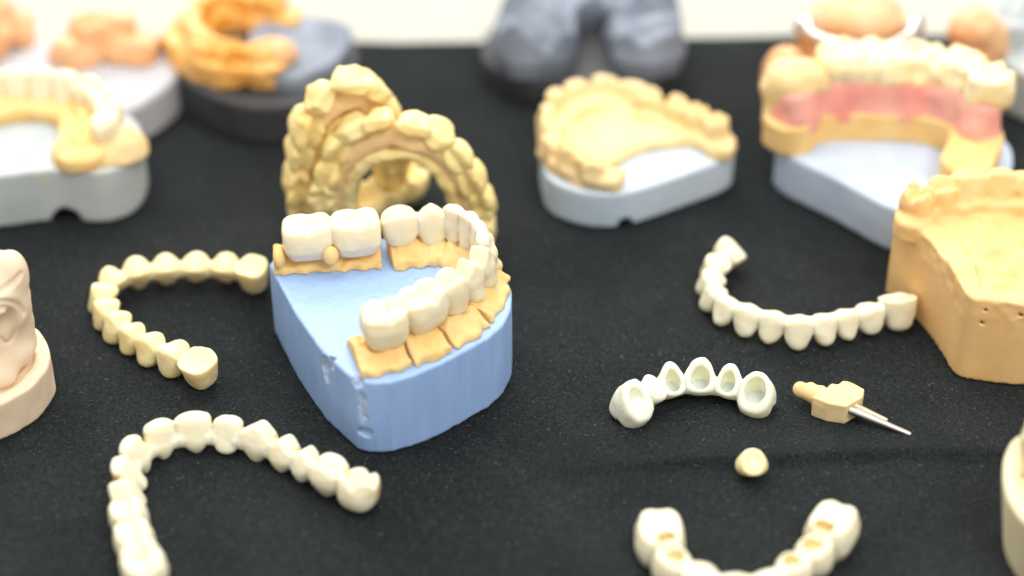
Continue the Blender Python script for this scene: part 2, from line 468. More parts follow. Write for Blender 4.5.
def cloth_material():
    m = bpy.data.materials.new('black_felt'); m.use_nodes = True
    nt = m.node_tree; N = nt.nodes; L = nt.links; b = N['Principled BSDF']
    tc = N.new('ShaderNodeTexCoord')
    def nz(scale, det=4, rough=.6):
        n = N.new('ShaderNodeTexNoise'); n.inputs['Scale'].default_value = scale; n.inputs['Detail'].default_value = det
        n.inputs['Roughness'].default_value = rough; L.new(tc.outputs['Object'], n.inputs['Vector']); return n
    n1 = nz(1400, 4, .7)
    rp = N.new('ShaderNodeValToRGB'); e = rp.color_ramp.elements
    e[0].position = .35; e[0].color = (.006, .008, .0084, 1); e[1].position = .75; e[1].color = (.030, .036, .038, 1)
    L.new(n1.outputs['Fac'], rp.inputs['Fac'])
    n2 = nz(22, 3)
    r2 = N.new('ShaderNodeValToRGB'); r2.color_ramp.elements[0].position = .35; r2.color_ramp.elements[0].color = (.70, .72, .74, 1)
    r2.color_ramp.elements[1].position = .7; r2.color_ramp.elements[1].color = (1.25, 1.22, 1.22, 1)
    L.new(n2.outputs['Fac'], r2.inputs['Fac'])
    mx = N.new('ShaderNodeMix'); mx.data_type = 'RGBA'; mx.blend_type = 'MULTIPLY'; mx.inputs[0].default_value = 1
    L.new(rp.outputs['Color'], mx.inputs[6]); L.new(r2.outputs['Color'], mx.inputs[7]); L.new(mx.outputs[2], b.inputs['Base Color'])
    b.inputs['Roughness'].default_value = .95; b.inputs['Specular IOR Level'].default_value = .1
    b.inputs['Sheen Weight'].default_value = .03; b.inputs['Sheen Roughness'].default_value = .5
    bp = N.new('ShaderNodeBump'); bp.inputs['Strength'].default_value = .7; bp.inputs['Distance'].default_value = .0003
    L.new(n1.outputs['Fac'], bp.inputs['Height']); L.new(bp.outputs['Normal'], b.inputs['Normal'])
    return m
M['cloth'] = cloth_material()
cl = make_cloth()
tag(cl, 'black felt tablecloth under all the dental models, flecked with pale lint', 'tablecloth')

def fibres(name, n, lmin, lmax, r, mat, seed, px=(-40, 1064), py=(60, 620), curl=1.0, hmax=.35):
    R = np.random.default_rng(seed)
    u = R.uniform(*px, n); v = py[0] + (py[1] - py[0]) * R.random(n)
    C = np.array([at(a, b) for a, b in zip(u, v)])
    ln = R.uniform(lmin, lmax, n) * R.uniform(.5, 1, n); an = R.uniform(0, 2 * math.pi, n); cv = R.normal(0, curl, n)
    K = 5
    t = np.linspace(-.5, .5, K)
    ang = an[:, None] + cv[:, None] * t[None] * 1.6
    st = ln[:, None] / (K - 1)
    X = np.cumsum(np.cos(ang) * st, 1) + C[:, :1]; Y = np.cumsum(np.sin(ang) * st, 1) + C[:, 1:2]
    Z = cloth_z(X, Y) + R.uniform(.02, hmax, (n, 1)) * (1 - (2 * t[None]) ** 2 * R.uniform(.2, 1, (n, 1))) + .03
    rad = r * R.uniform(.6, 1.3, (n, 1)) * np.array([.5, 1, 1, 1, .5])[None]
    nx, ny = -np.sin(ang), np.cos(ang)
    ring = []
    for a_, b_ in ((1, -.5), (-1, -.5), (0, 1)):
        ring.append(np.stack([X + nx * rad * a_, Y + ny * rad * a_, Z + rad * b_], -1))
    V = np.stack(ring, 2)                                   # n,K,3,3
    P = V.reshape(-1, 3)
    idx = np.arange(n * K * 3).reshape(n, K, 3)
    Q = []
    for j in range(3):
        j2 = (j + 1) % 3
        Q.append(np.stack([idx[:, :-1, j], idx[:, 1:, j], idx[:, 1:, j2], idx[:, :-1, j2]], -1).reshape(-1, 4))
    o = link(name, mesh_from(name, P, np.concatenate(Q), mat)); o['kind'] = 'stuff'
    return o
fibres('felt_fuzz', 30000, .4, 1.6, .026, M['fuzz'], 3)
fibres('lint', 2600, .25, 1.5, .034, M['lint_pale'], 5, curl=1.6)

# ------------------------------------------------------------------ casts
def outline(pts, z, smooth=True, n=10):
    P = ats(pts, z)[:, :2]
    return catmull(P, n, True) if smooth else P

def slab(F, z0, z1, rnd=.8, nz=.0, ns=6.0, draft=0.0):
    def f(x, y, z):
        d = F.d(x, y) + draft * (z - z0)
        if nz: d = d + nz * noise(x, y, z, ns)
        return smax(smax(d, z - z1, rnd), z0 - z, .3)
    return f
def band(F, hw, z0, z1, rnd=1.5, nz=.3, ns=5.0, hwf=None, ztf=None):
    def f(x, y, z):
        s = F.s_at(x, y) if (hwf or ztf) else None
        d = F.d(x, y) - (hw if hwf is None else hwf(s))
        top = z1 if ztf is None else ztf(s)
        return smax(smax(d, z - top, rnd), z0 - z, .3) + nz * noise(x, y, z, ns)
    return f
def bumps(path, step, r, z, off=0.0, side=1, seed=1, zr=None, start=0.5):
    """tooth-like knobs along a ridge"""
    R = random.Random(seed)
    C = path; seg = np.linalg.norm(np.diff(C[:, :2], axis=0), axis=1); s = np.concatenate([[0], np.cumsum(seg)])
    out = []; m = step * start
    while m < s[-1] - step * .2:
        x = np.interp(m, s, C[:, 0]); y = np.interp(m, s, C[:, 1]); x1 = np.interp(m + 1, s, C[:, 0]); y1 = np.interp(m + 1, s, C[:, 1])
        if m + 1 > s[-1]: x1, y1 = 2 * x - np.interp(m - 1, s, C[:, 0]), 2 * y - np.interp(m - 1, s, C[:, 1])
        t = unit([x1 - x, y1 - y]); n = np.array([-t[1], t[0]]) * side
        q = R.uniform(.9, 1.1); e = min(m, s[-1] - m) / s[-1]
        kind = 'molar' if e < .16 else 'premolar' if e < .32 else 'incisor'
        hh = (zr or r) * 1.5 * R.uniform(.9, 1.12)
        w_ = unit([R.uniform(-.12, .12), R.uniform(-.12, .12), 1]); n3 = unit(np.array([n[0], n[1], 0]) - w_ * (n[0] * w_[0] + n[1] * w_[1])); t3 = np.cross(n3, w_)
        F_ = Frame((x + n[0] * off, y + n[1] * off, z - hh * .45), t3, n3, w_)
        g_ = tooth(kind, step * 1.12 * q, r * 2.1 * q, hh, .02)
        out.append(lambda x, y, z, F_=F_, g_=g_: g_(*F_.loc(x, y, z)))
        m += step * R.uniform(.92, 1.08)
    return out
def bbox(P, z0, z1, pad=2.0):
    P = np.asarray(P); return (np.append(P[:, :2].min(0) - pad, z0 - 1), np.append(P[:, :2].max(0) + pad, z1 + 1))

# ---- blue pinned model in the middle
def blue_model():
    ZB = 22.0
    o = [(269, 264), (295, 313), (322, 351), (350, 376), (354, 379), (362, 382), (373, 383), (390, 382), (414, 375), (442, 363), (466, 350), (488, 338), (503, 325), (511, 308), (512, 292),
         (505, 274), (490, 258), (462, 245), (425, 239), (380, 238), (330, 241), (296, 245), (279, 250)]
    P = ats(o, ZB)[:, :2]; F = Field2D(P, True, .4)
    base = np.append(P.mean(0), 0)
    root = thing('plaster_model', 'sky blue plaster model base with chipped corner, tan segments and white crowns on top', 'dental model', base)
    def cw(px, py, z): return np.append(at(px, py, ZB)[:2], z)
    chips = [ellipsoid(cw(356, 380, ZB - .5), (2.2, 1.4, 1.8)), ellipsoid(cw(362, 381, 6.0), (2.0, 1.4, 1.5)), ellipsoid(cw(361, 381.5, 14), (.9, .7, 3.6)),
             ellipsoid(cw(325, 353, 17.5), (1.5, 1.6, 3.6)), ellipsoid(cw(331, 358, 20.5), (1.3, 1.3, 1.8)), ellipsoid(cw(297, 316, ZB), (.8, 1.1, .7))]
    def chip(x, y, z):
        d = chips[0](x, y, z)
        for c in chips[1:]: d = np.minimum(d, c(x, y, z))
        return d + .55 * noise(x, y, z, 1.1)
    body = slab(F, 0, ZB, .7, .10, 7.0)
    f = lambda x, y, z: np.maximum(body(x, y, z) + .06 * noise(x, y, z * .12, 1.2), -chip(x, y, z) - .0)
    lo, hi = bbox(P, 0, ZB)
    sdf_obj('base', f, lo, hi, .5, [M['blue_plaster'], M['chip_plaster']], root, lambda x, y, z: chip(x, y, z) < .12, base)
    # tan segments
    zt = ZB + 4.1
    def seg(pts, hwi, zf=zt, nz=.35, seed=0, cut0=None, cut1=None, knobs=()):
        C = catmull(ats(pts, ZB)[:, :3], 12); FF = Field2D(C, False)
        L = FF.len
        t0 = unit((C[1] - C[0])[:2]); t1 = unit((C[-1] - C[-2])[:2])
        bd = band(FF, hwi, ZB + .03, zf, 1.0, nz, 3.2)
        def f(x, y, z):
            dd = FF.d(x, y); sc_ = FF.s_at(x, y)
            top = zf - 2.3 + 2.6 * sstep(hwi, .15 * hwi, dd) + 1.2 * np.abs(noise(x, y, 0 * z + seed, 3.2)) + .6 * noise(x, y, 0 * z + seed, 1.7) - .3
            side = dd - hwi + .55 * (z - ZB) / 4 + .45 * np.sin(sc_ * 1.25 + seed) * sstep(ZB + 4, ZB + .5, z) + nz * noise(x, y, z, 2.4)
            d = smax(side, z - top, .9)
            for kf in knobs: d = smin(d, kf(x, y, z), .8)
            e0 = -((x - C[0][0]) * t0[0] + (y - C[0][1]) * t0[1]); e1 = (x - C[-1][0]) * t1[0] + (y - C[-1][1]) * t1[1]
            return np.maximum(np.maximum(smax(d, e0, .3), smax(d, e1, .3)), ZB + .03 - z)
        lo, hi = bbox(C, ZB, zf + 4, hwi + 2)
        sdf_obj('plaster_segment', f, lo, hi, .42, M['tan_plaster'], root, None, base)
    seg([(274, 262), (325, 259), (381, 256)], 6.2, zt - .3, seed=1, knobs=[ellipsoid(at(331, 252, ZB + 6) + np.array([0, -1.5, 0]), (2.1, 2.1, 2.6)), ellipsoid(at(279, 257, ZB + 4.5), (1.8, 3, 3))])
    seg([(390, 259), (412, 256), (436, 254), (447, 255)], 6.0, zt + .4, seed=2)
    seg([(448.5, 255), (463, 259), (476, 267), (483, 277)], 5.8, zt, seed=3)
    seg([(483.5, 279), (483, 293), (477, 306), (468, 316)], 6.6, zt - .2, seed=4)
    seg([(466.5, 317), (453, 328), (437, 337)], 7.3, zt - .2, seed=5)
    seg([(435, 338), (421, 344), (402, 350)], 7.8, zt, seed=6)
    seg([(400, 350.5), (384, 355), (354, 361)], 7.8, zt, seed=7)
    return root
blue_model()

# crowns on the blue model
ZC = 22 + 8.2
make_bridge('dental_bridge', 'bridge of two wide white molars standing on the far end of the blue model', ats([(283, 240), (331, 236), (380, 231)], ZC),
            [('molar', 12.2, 11.5, 9.8, {'rel': .55, 'sq': 4.0, 'wide': 1.03}), ('molar', 12.2, 11.5, 10.2, {'rel': .5, 'sq': 4.0, 'wide': 1.03})], M['enamel_white'], conn=(2.4, .55), inner=1, mat2=M['margin_grey'],
            sel_fn=lambda X, Y, Z, a, b, h, o: Z < h * (.40 + .05 * noise(X, Y, 0 * Z, 3)))
make_bridge('dental_bridge', 'long curved white bridge of many crowns seated on the tan segments of the blue model',
            ats([(383, 229), (400, 226), (428, 222), (452, 221), (468, 228), (482, 239), (487, 254), (480, 272), (458, 289), (430, 304), (395, 322), (362, 329)], ZC + .5),
            [('premolar', 9.5, 9, 10.5), ('canine', 8.2, 8, 11, {'bulge': .05}), ('incisor', 6.2, 7, 11.2), ('incisor', 5.8, 6.8, 11.4), ('incisor', 5.8, 6.8, 11.4), ('incisor', 5.8, 6.8, 11.2),
             ('canine', 7.4, 7.5, 12.6), ('canine', 7.0, 7.8, 12.2), ('premolar', 7.8, 8.5, 12), ('molar', 12.4, 10.5, 10.4, {'rel': .8, 'sq': 3.4, 'wide': 1.06}), ('molar', 11.6, 10.8, 10.0, {'rel': .6, 'sq': 3.4, 'wide': 1.04})],
            M['enamel_white'], conn=(2.5, .5), inner=-1, jitter=.04)

# ---- bridges lying on the cloth
PM = math.pi / 180
def T(kind, w, b, h, **o): return (kind, w, b, h, o)
# upper one, necks up, lobed edges down
make_bridge('dental_bridge', 'yellowish horseshoe bridge lying lobes down with one end against the blue model',
            ats([(214, 379), (184, 363), (154, 351), (128, 336), (108, 318), (103, 299), (113, 284), (136, 276), (166, 272), (198, 270), (230, 271), (267, 281)], 4),
            [T('peg', 10.5, 9.5, 9, bulge=.06, wide=1.0, tilt=-.1, scal=0), T('lobe', 9, 8.5, 9), T('lobe', 7.8, 7.5, 9), T('lobe', 7.2, 7, 8.6), T('lobe', 7.6, 7, 9.2), T('lobe', 7.4, 7, 9), T('lobe', 7.6, 7.5, 9.2), T('lobe', 8, 7.5, 9),
             T('lobe', 8.4, 8, 9.2), T('lobe', 8.4, 8, 8.6), T('lobe', 8.8, 8, 8.2), T('lobe', 8.6, 8, 8), T('peg', 9.5, 8.5, 10, wide=1.0, scal=.1)],
            M['enamel_warm'], flip=True, tilt=.25, conn=(2.3, .42), inner=1, jitter=.07, scal=.26, k=.7)
# lower one, edges up
make_bridge('dental_bridge', 'cream horseshoe bridge in front of the blue model with brown stained outer grooves',
            ats([(150, 584), (138, 552), (130, 523), (127, 495), (130, 471), (143, 452), (165, 440), (196, 434), (228, 436), (259, 443), (287, 457), (313, 470), (340, 483), (373, 498)], 4),
            [T('molar', 11, 10.5, 9), T('premolar', 9, 9.5, 9), T('premolar', 8.4, 9, 9), T('canine', 7.4, 8, 9.5), T('incisor', 7, 7.5, 10, wide=1.0), T('incisor', 7.4, 7.5, 10.2, bulge=.4, wide=1.0), T('incisor', 8.2, 7.5, 10, bulge=.4, wide=1.0), T('incisor', 9, 7.8, 10.2, bulge=.35, wide=1.0),
             T('incisor', 7.6, 7.5, 9.4, bulge=.2, wide=1.0), T('canine', 9.0, 8.4, 10.6, bulge=.5, wide=1.15), T('canine', 7.4, 8.2, 9.4, bulge=.45, wide=1.15), T('canine', 6.4, 8, 9.2, bulge=.45, wide=1.15), T('premolar', 9.2, 9.2, 10.4, bulge=.5), T('molar', 8.8, 9.2, 9.2, bulge=.15, rel=1.3)],
            M['enamel_cream'], tilt=.16, conn=(1.9, .42), inner=1, jitter=.09, k=.5, mat2=M['stain'],
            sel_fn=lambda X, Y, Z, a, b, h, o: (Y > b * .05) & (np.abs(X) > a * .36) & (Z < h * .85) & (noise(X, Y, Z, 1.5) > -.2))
# right one
make_bridge('dental_bridge', 'pale yellow curved bridge with lobed lower edge beside the tall peach model',
            ats([(739, 252), (722, 262), (711, 279), (712, 297), (723, 310), (742, 319), (765, 325), (790, 332), (815, 331), (840, 326), (863, 320), (888, 315), (914, 311)], 4),
            [T('lobe', 8.5, 9, 9.5, wide=1.0, scal=.3, sq=3.0), T('lobe', 7.5, 7.5, 8), T('lobe', 7.5, 7, 7.5), T('lobe', 6.5, 6.5, 7.8), T('lobe', 6.8, 6.2, 8), T('lobe', 7.5, 6.2, 8.8), T('lobe', 7.2, 6.2, 8.8), T('lobe', 7.8, 6.4, 9.2),
             T('lobe', 7, 6.5, 8.6), T('lobe', 6.6, 6.5, 8.2), T('lobe', 8.4, 7.5, 8), T('peg', 9.5, 9.5, 9.5, wide=1.1, scal=0)],
            M['enamel_cream'], flip=True, tilt=.40, conn=(2.2, .30), inner=-1, jitter=.08, scal=.15, k=.7)
# small pale green one with open crowns
make_bridge('dental_bridge', 'small greenish white bridge of six crowns showing open hollow undersides',
            ats([(621, 412), (650, 395), (672, 387), (702, 384), (733, 389), (772, 401)], 4.2),
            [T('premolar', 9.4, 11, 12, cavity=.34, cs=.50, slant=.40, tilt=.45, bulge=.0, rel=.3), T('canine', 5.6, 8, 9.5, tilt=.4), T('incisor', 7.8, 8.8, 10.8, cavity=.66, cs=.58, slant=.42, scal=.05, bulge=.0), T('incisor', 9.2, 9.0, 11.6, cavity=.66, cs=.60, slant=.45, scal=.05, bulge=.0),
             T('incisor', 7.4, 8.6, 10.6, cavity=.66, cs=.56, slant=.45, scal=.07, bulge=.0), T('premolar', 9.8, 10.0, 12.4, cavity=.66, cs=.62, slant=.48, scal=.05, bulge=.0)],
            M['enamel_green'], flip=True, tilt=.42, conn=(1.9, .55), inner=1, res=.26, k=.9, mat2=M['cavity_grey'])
# cropped one at the bottom edge
make_bridge('dental_bridge', 'cream bridge with tan hollows, its two molar ends pointing up from the bottom edge',
            ats([(658, 523), (664, 558), (688, 578), (728, 587), (764, 584), (794, 572), (818, 552), (841, 517)], 4),
            [T('molar', 12, 11.5, 10, rel=.3, sq=3.2, pit=(-.30, -.10, 2.1, .90)), T('premolar', 8, 9, 9, rel=.4, pit=(0, -.05, 2.3, .92)), T('premolar', 8, 8, 8.5), T('incisor', 8, 7, 8.5), T('incisor', 7.5, 7, 8.5), T('premolar', 7.5, 8.5, 8.5, rel=.4, pit=(0, -.05, 2.2, .92)), T('premolar', 8, 9, 9, rel=.4, pit=(0, -.05, 2.5, .92)), T('molar', 12, 11.5, 10, rel=.3, sq=3.2, pit=(.30, -.06, 2.4, .90))],
            M['enamel_cream'], tilt=.0, conn=(2.6, .45), inner=-1, mat2=M['cavity_tan'])
# single crown
def single_crown():
    p = at(752, 466, 3); w = unit([0, .55, -1]); n = unit(np.array([0, 1, .5]) - w * (np.array([0, 1, .5]) @ w)); tt = np.cross(n, w)
    F = Frame(p - w * 3.2, tt, n, w); g = tooth('canine', 7.8, 6.8, 7.2, .05, .07, .6)
    f = lambda x, y, z: g(*F.loc(x, y, z))
    base = np.array([p[0], p[1], 0])
    def sel(x, y, z):
        X, Y, Z = F.loc(x, y, z); return (np.hypot(X / 3.7, Y / 3.2) < .55) & (Z < 2.9) & (Z > .5)
    o = sdf_obj('loose_tooth', f, p - 7, p + 7, .25, [M['enamel_warm'], M['enamel_cream']], None, sel, base)
    o.location = [c * MM for c in base]
    tag(o, 'tiny loose yellow tooth crown lying alone on the black cloth', 'tooth crown')
single_crown()

# ---- tooth die with two pins
def die():
    zt = 6.2
    base = np.append(at(832, 412)[:2], 0)
    root = thing('tooth_die', 'tan plaster tooth die lying on its side with two metal pins', 'tooth die', base)
    o = [(812, 397), (818, 393), (824, 390), (832, 383), (838, 384), (843, 380), (849, 381), (865, 389), (862, 397), (846, 406), (828, 403)]
    P = ats(o, zt)[:, :2]; F = Field2D(P, True, .3)
    f = lambda x, y, z: slab(F, .2, zt, .35, .12, 2.0)(x, y, z)
    lo, hi = bbox(P, 0, zt)
    sdf_obj('die_body', f, lo, hi, .3, M['tan_pale'], root, None, base)
    st = union([capsule(at(801, 390, 4.8), at(808, 392, 4.6), 1.5, 1.7), capsule(at(808, 392, 4.4), at(819, 396, 3.6), 2.0, 2.8), ellipsoid(at(800, 389, 5.0), (1.8, 1.7, 2.0)), ellipsoid(at(811, 388, 4.8), (1.2, 1.2, 1.6))], .8)
    c = at(807, 391, 5)
    sdf_obj('tooth_stump', st, c - np.array([8, 8, 6]), c + np.array([9, 8, 6]), .28, M['tan_pale'], root, None, base)
    for a, b, r0, r1, m in ((at(846, 408, 4.0), at(909, 434, .9), 1.2, .68, M['steel']), (at(852, 404, 4.4), at(886, 420, 2.4), .8, .6, M['brass'])):
        f = capsule(a, b, r0, r1); lo = np.minimum(a, b) - 2; hi = np.maximum(a, b) + 2
        sdf_obj('dowel_pin', f, lo, hi, .22, m, root, None, base)
die()

# ---- yellow pair standing behind the blue model
def arch_pair():
    def arch(label, apex, l, r, depth, nteeth, seed, extra=()):
        """a horseshoe of resin standing on its two ends"""
        apex, l, r = map(np.asarray, (apex, l, r))
        mid = (l + r) / 2; U = (r - l) / 2; V = apex - mid; nrm = unit(np.cross(U, V))
        if nrm[1] > 0: nrm = -nrm                                  # towards the viewer
        th = np.linspace(math.pi, 0, 60)
        C = np.array([mid + U * np.cos(a) * (1 + .08 * math.sin(a)) + V * (abs(math.sin(a)) ** .8) for a in th])
        seg_ = np.linalg.norm(np.diff(C, axis=0), axis=1); s = np.concatenate([[0], np.cumsum(seg_)])
        base = np.array([mid[0], mid[1], 0])
        root = thing('dental_bridge', label, 'dental bridge', base, 'yellow bridges standing behind the blue model')
        cen = mid + V * .25
        # gum channel and inner rim
        inn = [cen + (c - cen) * .80 for c in C]; rim = [cen + (c - cen) * .66 for c in C]
        gum = union([capsule(inn[i] + nrm * (-depth * .15), inn[i + 2] + nrm * (-depth * .15), 3.6) for i in range(0, 57, 2)], .8)
        rimf = union([capsule(rim[i] + nrm * (depth * .12), rim[i + 2] + nrm * (depth * .12), 1.7) for i in range(0, 57, 2)] +
                     [capsule(rim[i] - nrm * (depth * .45), rim[i + 2] - nrm * (depth * .45), 1.9) for i in range(0, 57, 2)], 1.2)
        pts = np.array(list(C) + rim); lo = pts.min(0) - 9; hi = pts.max(0) + 9
        cut = lambda f: (lambda x, y, z: np.maximum(f(x, y, z) + .7 * noise(x, y, z, 4) + .3 * noise(x, y, z, 1.8), .2 - z))
        sdf_obj('gum_ridge', cut(gum), lo, hi, .6, M['resin_gum'], root, None, base)
        sdf_obj('inner_rim', cut(rimf), lo, hi, .6, M['yellow_resin'], root, None, base)
        R = random.Random(seed)
        for i in range(nteeth):
            m = s[-1] * (i + .5 + R.uniform(-.14, .14)) / nteeth
            p = np.array([np.interp(m, s, C[:, q]) for q in range(3)])
            p1 = np.array([np.interp(min(m + 1, s[-1]), s, C[:, q]) for q in range(3)]); p0 = np.array([np.interp(max(m - 1, 0), s, C[:, q]) for q in range(3)])
            tt = unit(p1 - p0); n = unit(np.cross(nrm, tt));
            if n @ (p - cen) < 0: n = -n
            w = nrm; n = unit(n - tt * (n @ tt)); 
            a = s[-1] / nteeth * 1.18 * R.uniform(.88, 1.16)
            back = min(i, nteeth - 1 - i)
            kind = 'molar' if back < 2 else 'premolar' if back < 4 else 'canine' if back == 4 else 'incisor'
            hh = depth * R.uniform(.85, 1.12)
            w = unit(w + n * R.uniform(-.05, .28) + tt * R.uniform(-.15, .15)); n = unit(n - w * (n @ w))
            F = Frame(p - w * hh * .55 - n * R.uniform(.4, 1.8), np.cross(n, w), n, w); g = tooth(kind, a, 8.2 if back < 4 else 7.2, hh, .05)
            f = lambda x, y, z, F=F, g=g: np.maximum(g(*F.loc(x, y, z)) + .45 * noise(x, y, z, 3.5) + .2 * noise(x, y, z, 1.6), .2 - z)
            c = F.pt(0, 0, hh / 2)
            sdf_obj('crown', f, c - 9.5, c + 9.5, .5, M['yellow_resin'], root, None, base)
        for j, (q, r_) in enumerate(extra):
            p, p2 = np.asarray(q, float), np.asarray(r_, float); tt = unit(p2 - p); w = unit(np.array([.25, -.35, 1.0])); w = unit(w - tt * (w @ tt)); n = np.cross(w, tt)
            F = Frame((p + p2) / 2 - w * 5, tt, n, w); g = tooth('molar', np.linalg.norm(p2 - p) * 1.25, 12, 10.5, .05)
            f = lambda x, y, z, F=F, g=g: np.maximum(g(*F.loc(x, y, z)) + .4 * noise(x, y, z, 3.5), .2 - z)
            c = F.pt(0, 0, 5); sdf_obj('crown', f, c - 12, c + 12, .5, M['yellow_resin'], root, None, base)
        return root
    arch('yellow horseshoe bridge standing upright directly behind the crowned blue model, arch facing forward', at(396, 121, 44), at(326, 228, 5), at(486, 236, 5), 8.5, 12, 2)
    arch('taller yellow horseshoe bridge leaning behind the forward facing yellow one', at(348, 82, 52), at(296, 212, 5), at(396, 190, 5), 10.5, 11, 5,
         [(at(416, 176, 6), at(396, 188, 6)), (at(396, 188, 6), at(374, 201, 6)), (at(374, 201, 6), at(352, 214, 6))])
arch_pair()

# ---- tan and grey model, back centre
def cast(label, outl, zb, basemat, parts, basename='base', base_rnd=1.0, nz=.15, z0=0.0, smooth=True, name='plaster_model', notch=None, draft=0.0):
    P = outline(outl, zb, smooth); F = Field2D(P, True)
    base = np.append(P.mean(0), 0)
    root = thing(name, label, 'dental model', base)
    body = slab(F, z0, zb, base_rnd, nz, 8, draft)
    f = body if notch is None else minus(body, notch, .6)
    lo, hi = bbox(P, 0, zb)
    sdf_obj(basename, f, lo, hi, .8, basemat, root, None, base)
    for (nm, g, blo, bhi, mat, res) in parts: sdf_obj(nm, g, blo, bhi, res, mat, root, None, base)
    return root

def ridge_part(pts, z, hw, z0, z1, mat, step=8, r=4.2, off=1.5, side=1, seed=1, zr=None, name='dental_arch', res=.7, nz=.5, extra=(), k=1.4, tz=None, ztf=None, hwf=None, rnd=2.0, pad=0):
    C = catmull(ats(pts, z), 10); F = Field2D(C, False)
    fs = [band(F, hw, z0, z1, rnd, nz, 5, hwf, ztf)] + bumps(C, step, r, tz if tz is not None else z1, off, side, seed, zr) + list(extra)
    fu = union(fs, k)
    g = lambda x, y, z: np.maximum(fu(x, y, z) + .32 * nz * noise(x + 7, y, z, 3.6), z0 - z)
    lo, hi = bbox(C, z0, z1 + r + 2, hw + r + 3)
    if pad: lo = lo - np.array([pad, pad, 0]); hi = hi + np.array([pad, pad, pad * .4])
    return (name, g, lo, hi, mat, res)

pal = ats([(565, 150), (575, 112), (610, 108), (660, 122), (690, 140), (640, 150), (615, 165), (595, 172)], 13)
palF = Field2D(catmull(pal, 8, True), True)
palate = lambda x, y, z: smax(smax(palF.d(x, y), z - 14.5 - .6 * noise(x, y, z, 5), 1.5), 11.3 - z, .3)
cast('small tan toothed arch on a rounded pale grey blue base, standing apart on the cloth',
     [(542, 160), (549, 178), (572, 189), (598, 194), (622, 193), (650, 186), (690, 172), (722, 160), (734, 150), (730, 138), (705, 124), (660, 110), (612, 98), (570, 97), (546, 115), (541, 140)], 11.5,
     M['bluegrey_plaster'],
     [ridge_part([(606, 176), (572, 164), (556, 142), (560, 116), (588, 103), (630, 107), (670, 120), (700, 133), (720, 145)], 14, 5.0, 11.3, 15.6, M['tan_pale'], 7.5, 3.7, 1.6, 1, 4, 6.5, k=.8, nz=1.3,
                 extra=[palate])], notch=ellipsoid(at(624, 222, .5), (2.2, 3, 2)))

# ---- big model with pink gums, back right
def pink_model():
    outl = [(778, 146), (836, 178), (897, 209), (950, 212), (1002, 185), (1012, 150), (985, 128), (930, 116), (860, 110), (800, 118)]
    zb = 14
    path = [(788, 142), (800, 131), (835, 127), (880, 128), (930, 132), (966, 146), (972, 162), (964, 186)]
    C = catmull(ats(path, zb), 10); F = Field2D(C, False)
    tanf = band(F, 7.5, zb - .3, zb + 9, 1.2, .5, 6)
    Ck = catmull(ats([(792, 140), (803, 130), (835, 127), (880, 128), (930, 132), (966, 144), (972, 154)], zb), 10); Fk = Field2D(Ck, False)
    pb = band(Fk, 5.4, zb + 8.7, zb + 18, 2.5, .9, 5); pinkf = lambda x, y, z: pb(x, y, z) - .22 * np.clip(zb + 17 - z, 0, 9) + .9 * noise(x, y, z, 6)
    lb = at(789, 139, zb); lump = union([capsule(lb, lb + np.array([-1, 3, 17]), 7.0, 6.5), ellipsoid(lb + np.array([1, 3, 19]), (8, 7, 5))], 2)
    lo, hi = bbox(C, zb, zb + 20, 12)
    pc = [('dental_arch', tanf, lo, hi, M['tan_plaster'], .7), ('gum', pinkf, lo, hi, M['pink_gum'], .7),
          ('plaster_lump', lambda x, y, z: np.maximum(lump(x, y, z) + 1.8 * noise(x, y, z, 5), zb - z), lb - np.array([14, 14, 2]), lb + np.array([16, 18, 34]), M['tan_pale'], .7)]
    root = cast('large model with pink gums and yellowish teeth on a pale blue base', outl, zb, M['paleblue_plaster'], pc)
    base = np.array(root.location) / MM
    seg = np.linalg.norm(np.diff(C, axis=0), axis=1); s = np.concatenate([[0], np.cumsum(seg)])
    C = catmull(ats([(818, 126), (845, 125), (880, 126), (932, 130), (970, 143), (977, 157)], zb), 10)
    seg = np.linalg.norm(np.diff(C, axis=0), axis=1); s = np.concatenate([[0], np.cumsum(seg)])
    n = 11
    for i in range(n):
        m = s[-1] * (i + .5) / n
        p = np.array([np.interp(m, s, C[:, q]) for q in range(3)]); p1 = np.array([np.interp(min(m + 1, s[-1]), s, C[:, q]) for q in range(3)]); p0 = np.array([np.interp(max(0, m - 1), s, C[:, q]) for q in range(3)])
        t = unit(p1 - p0); w = np.array([0, 0, 1.0]); nn = np.cross(w, t)
        kind = 'molar' if i % 3 else 'premolar'
        F2 = Frame(np.array([p[0], p[1], zb + 14.5]) + nn * 1.0, t, nn, w); g = tooth(kind, s[-1] / n * 1.9, 14.5, 11, .05, rel=.3)
        c = F2.pt(0, 0, 5)
        sdf_obj('tooth', lambda x, y, z, F2=F2, g=g: g(*F2.loc(x, y, z)) + .8 * noise(x, y, z, 4), c - 12, c + 12, .7, M['yellow_enamel'], root, None, base)
pink_model()

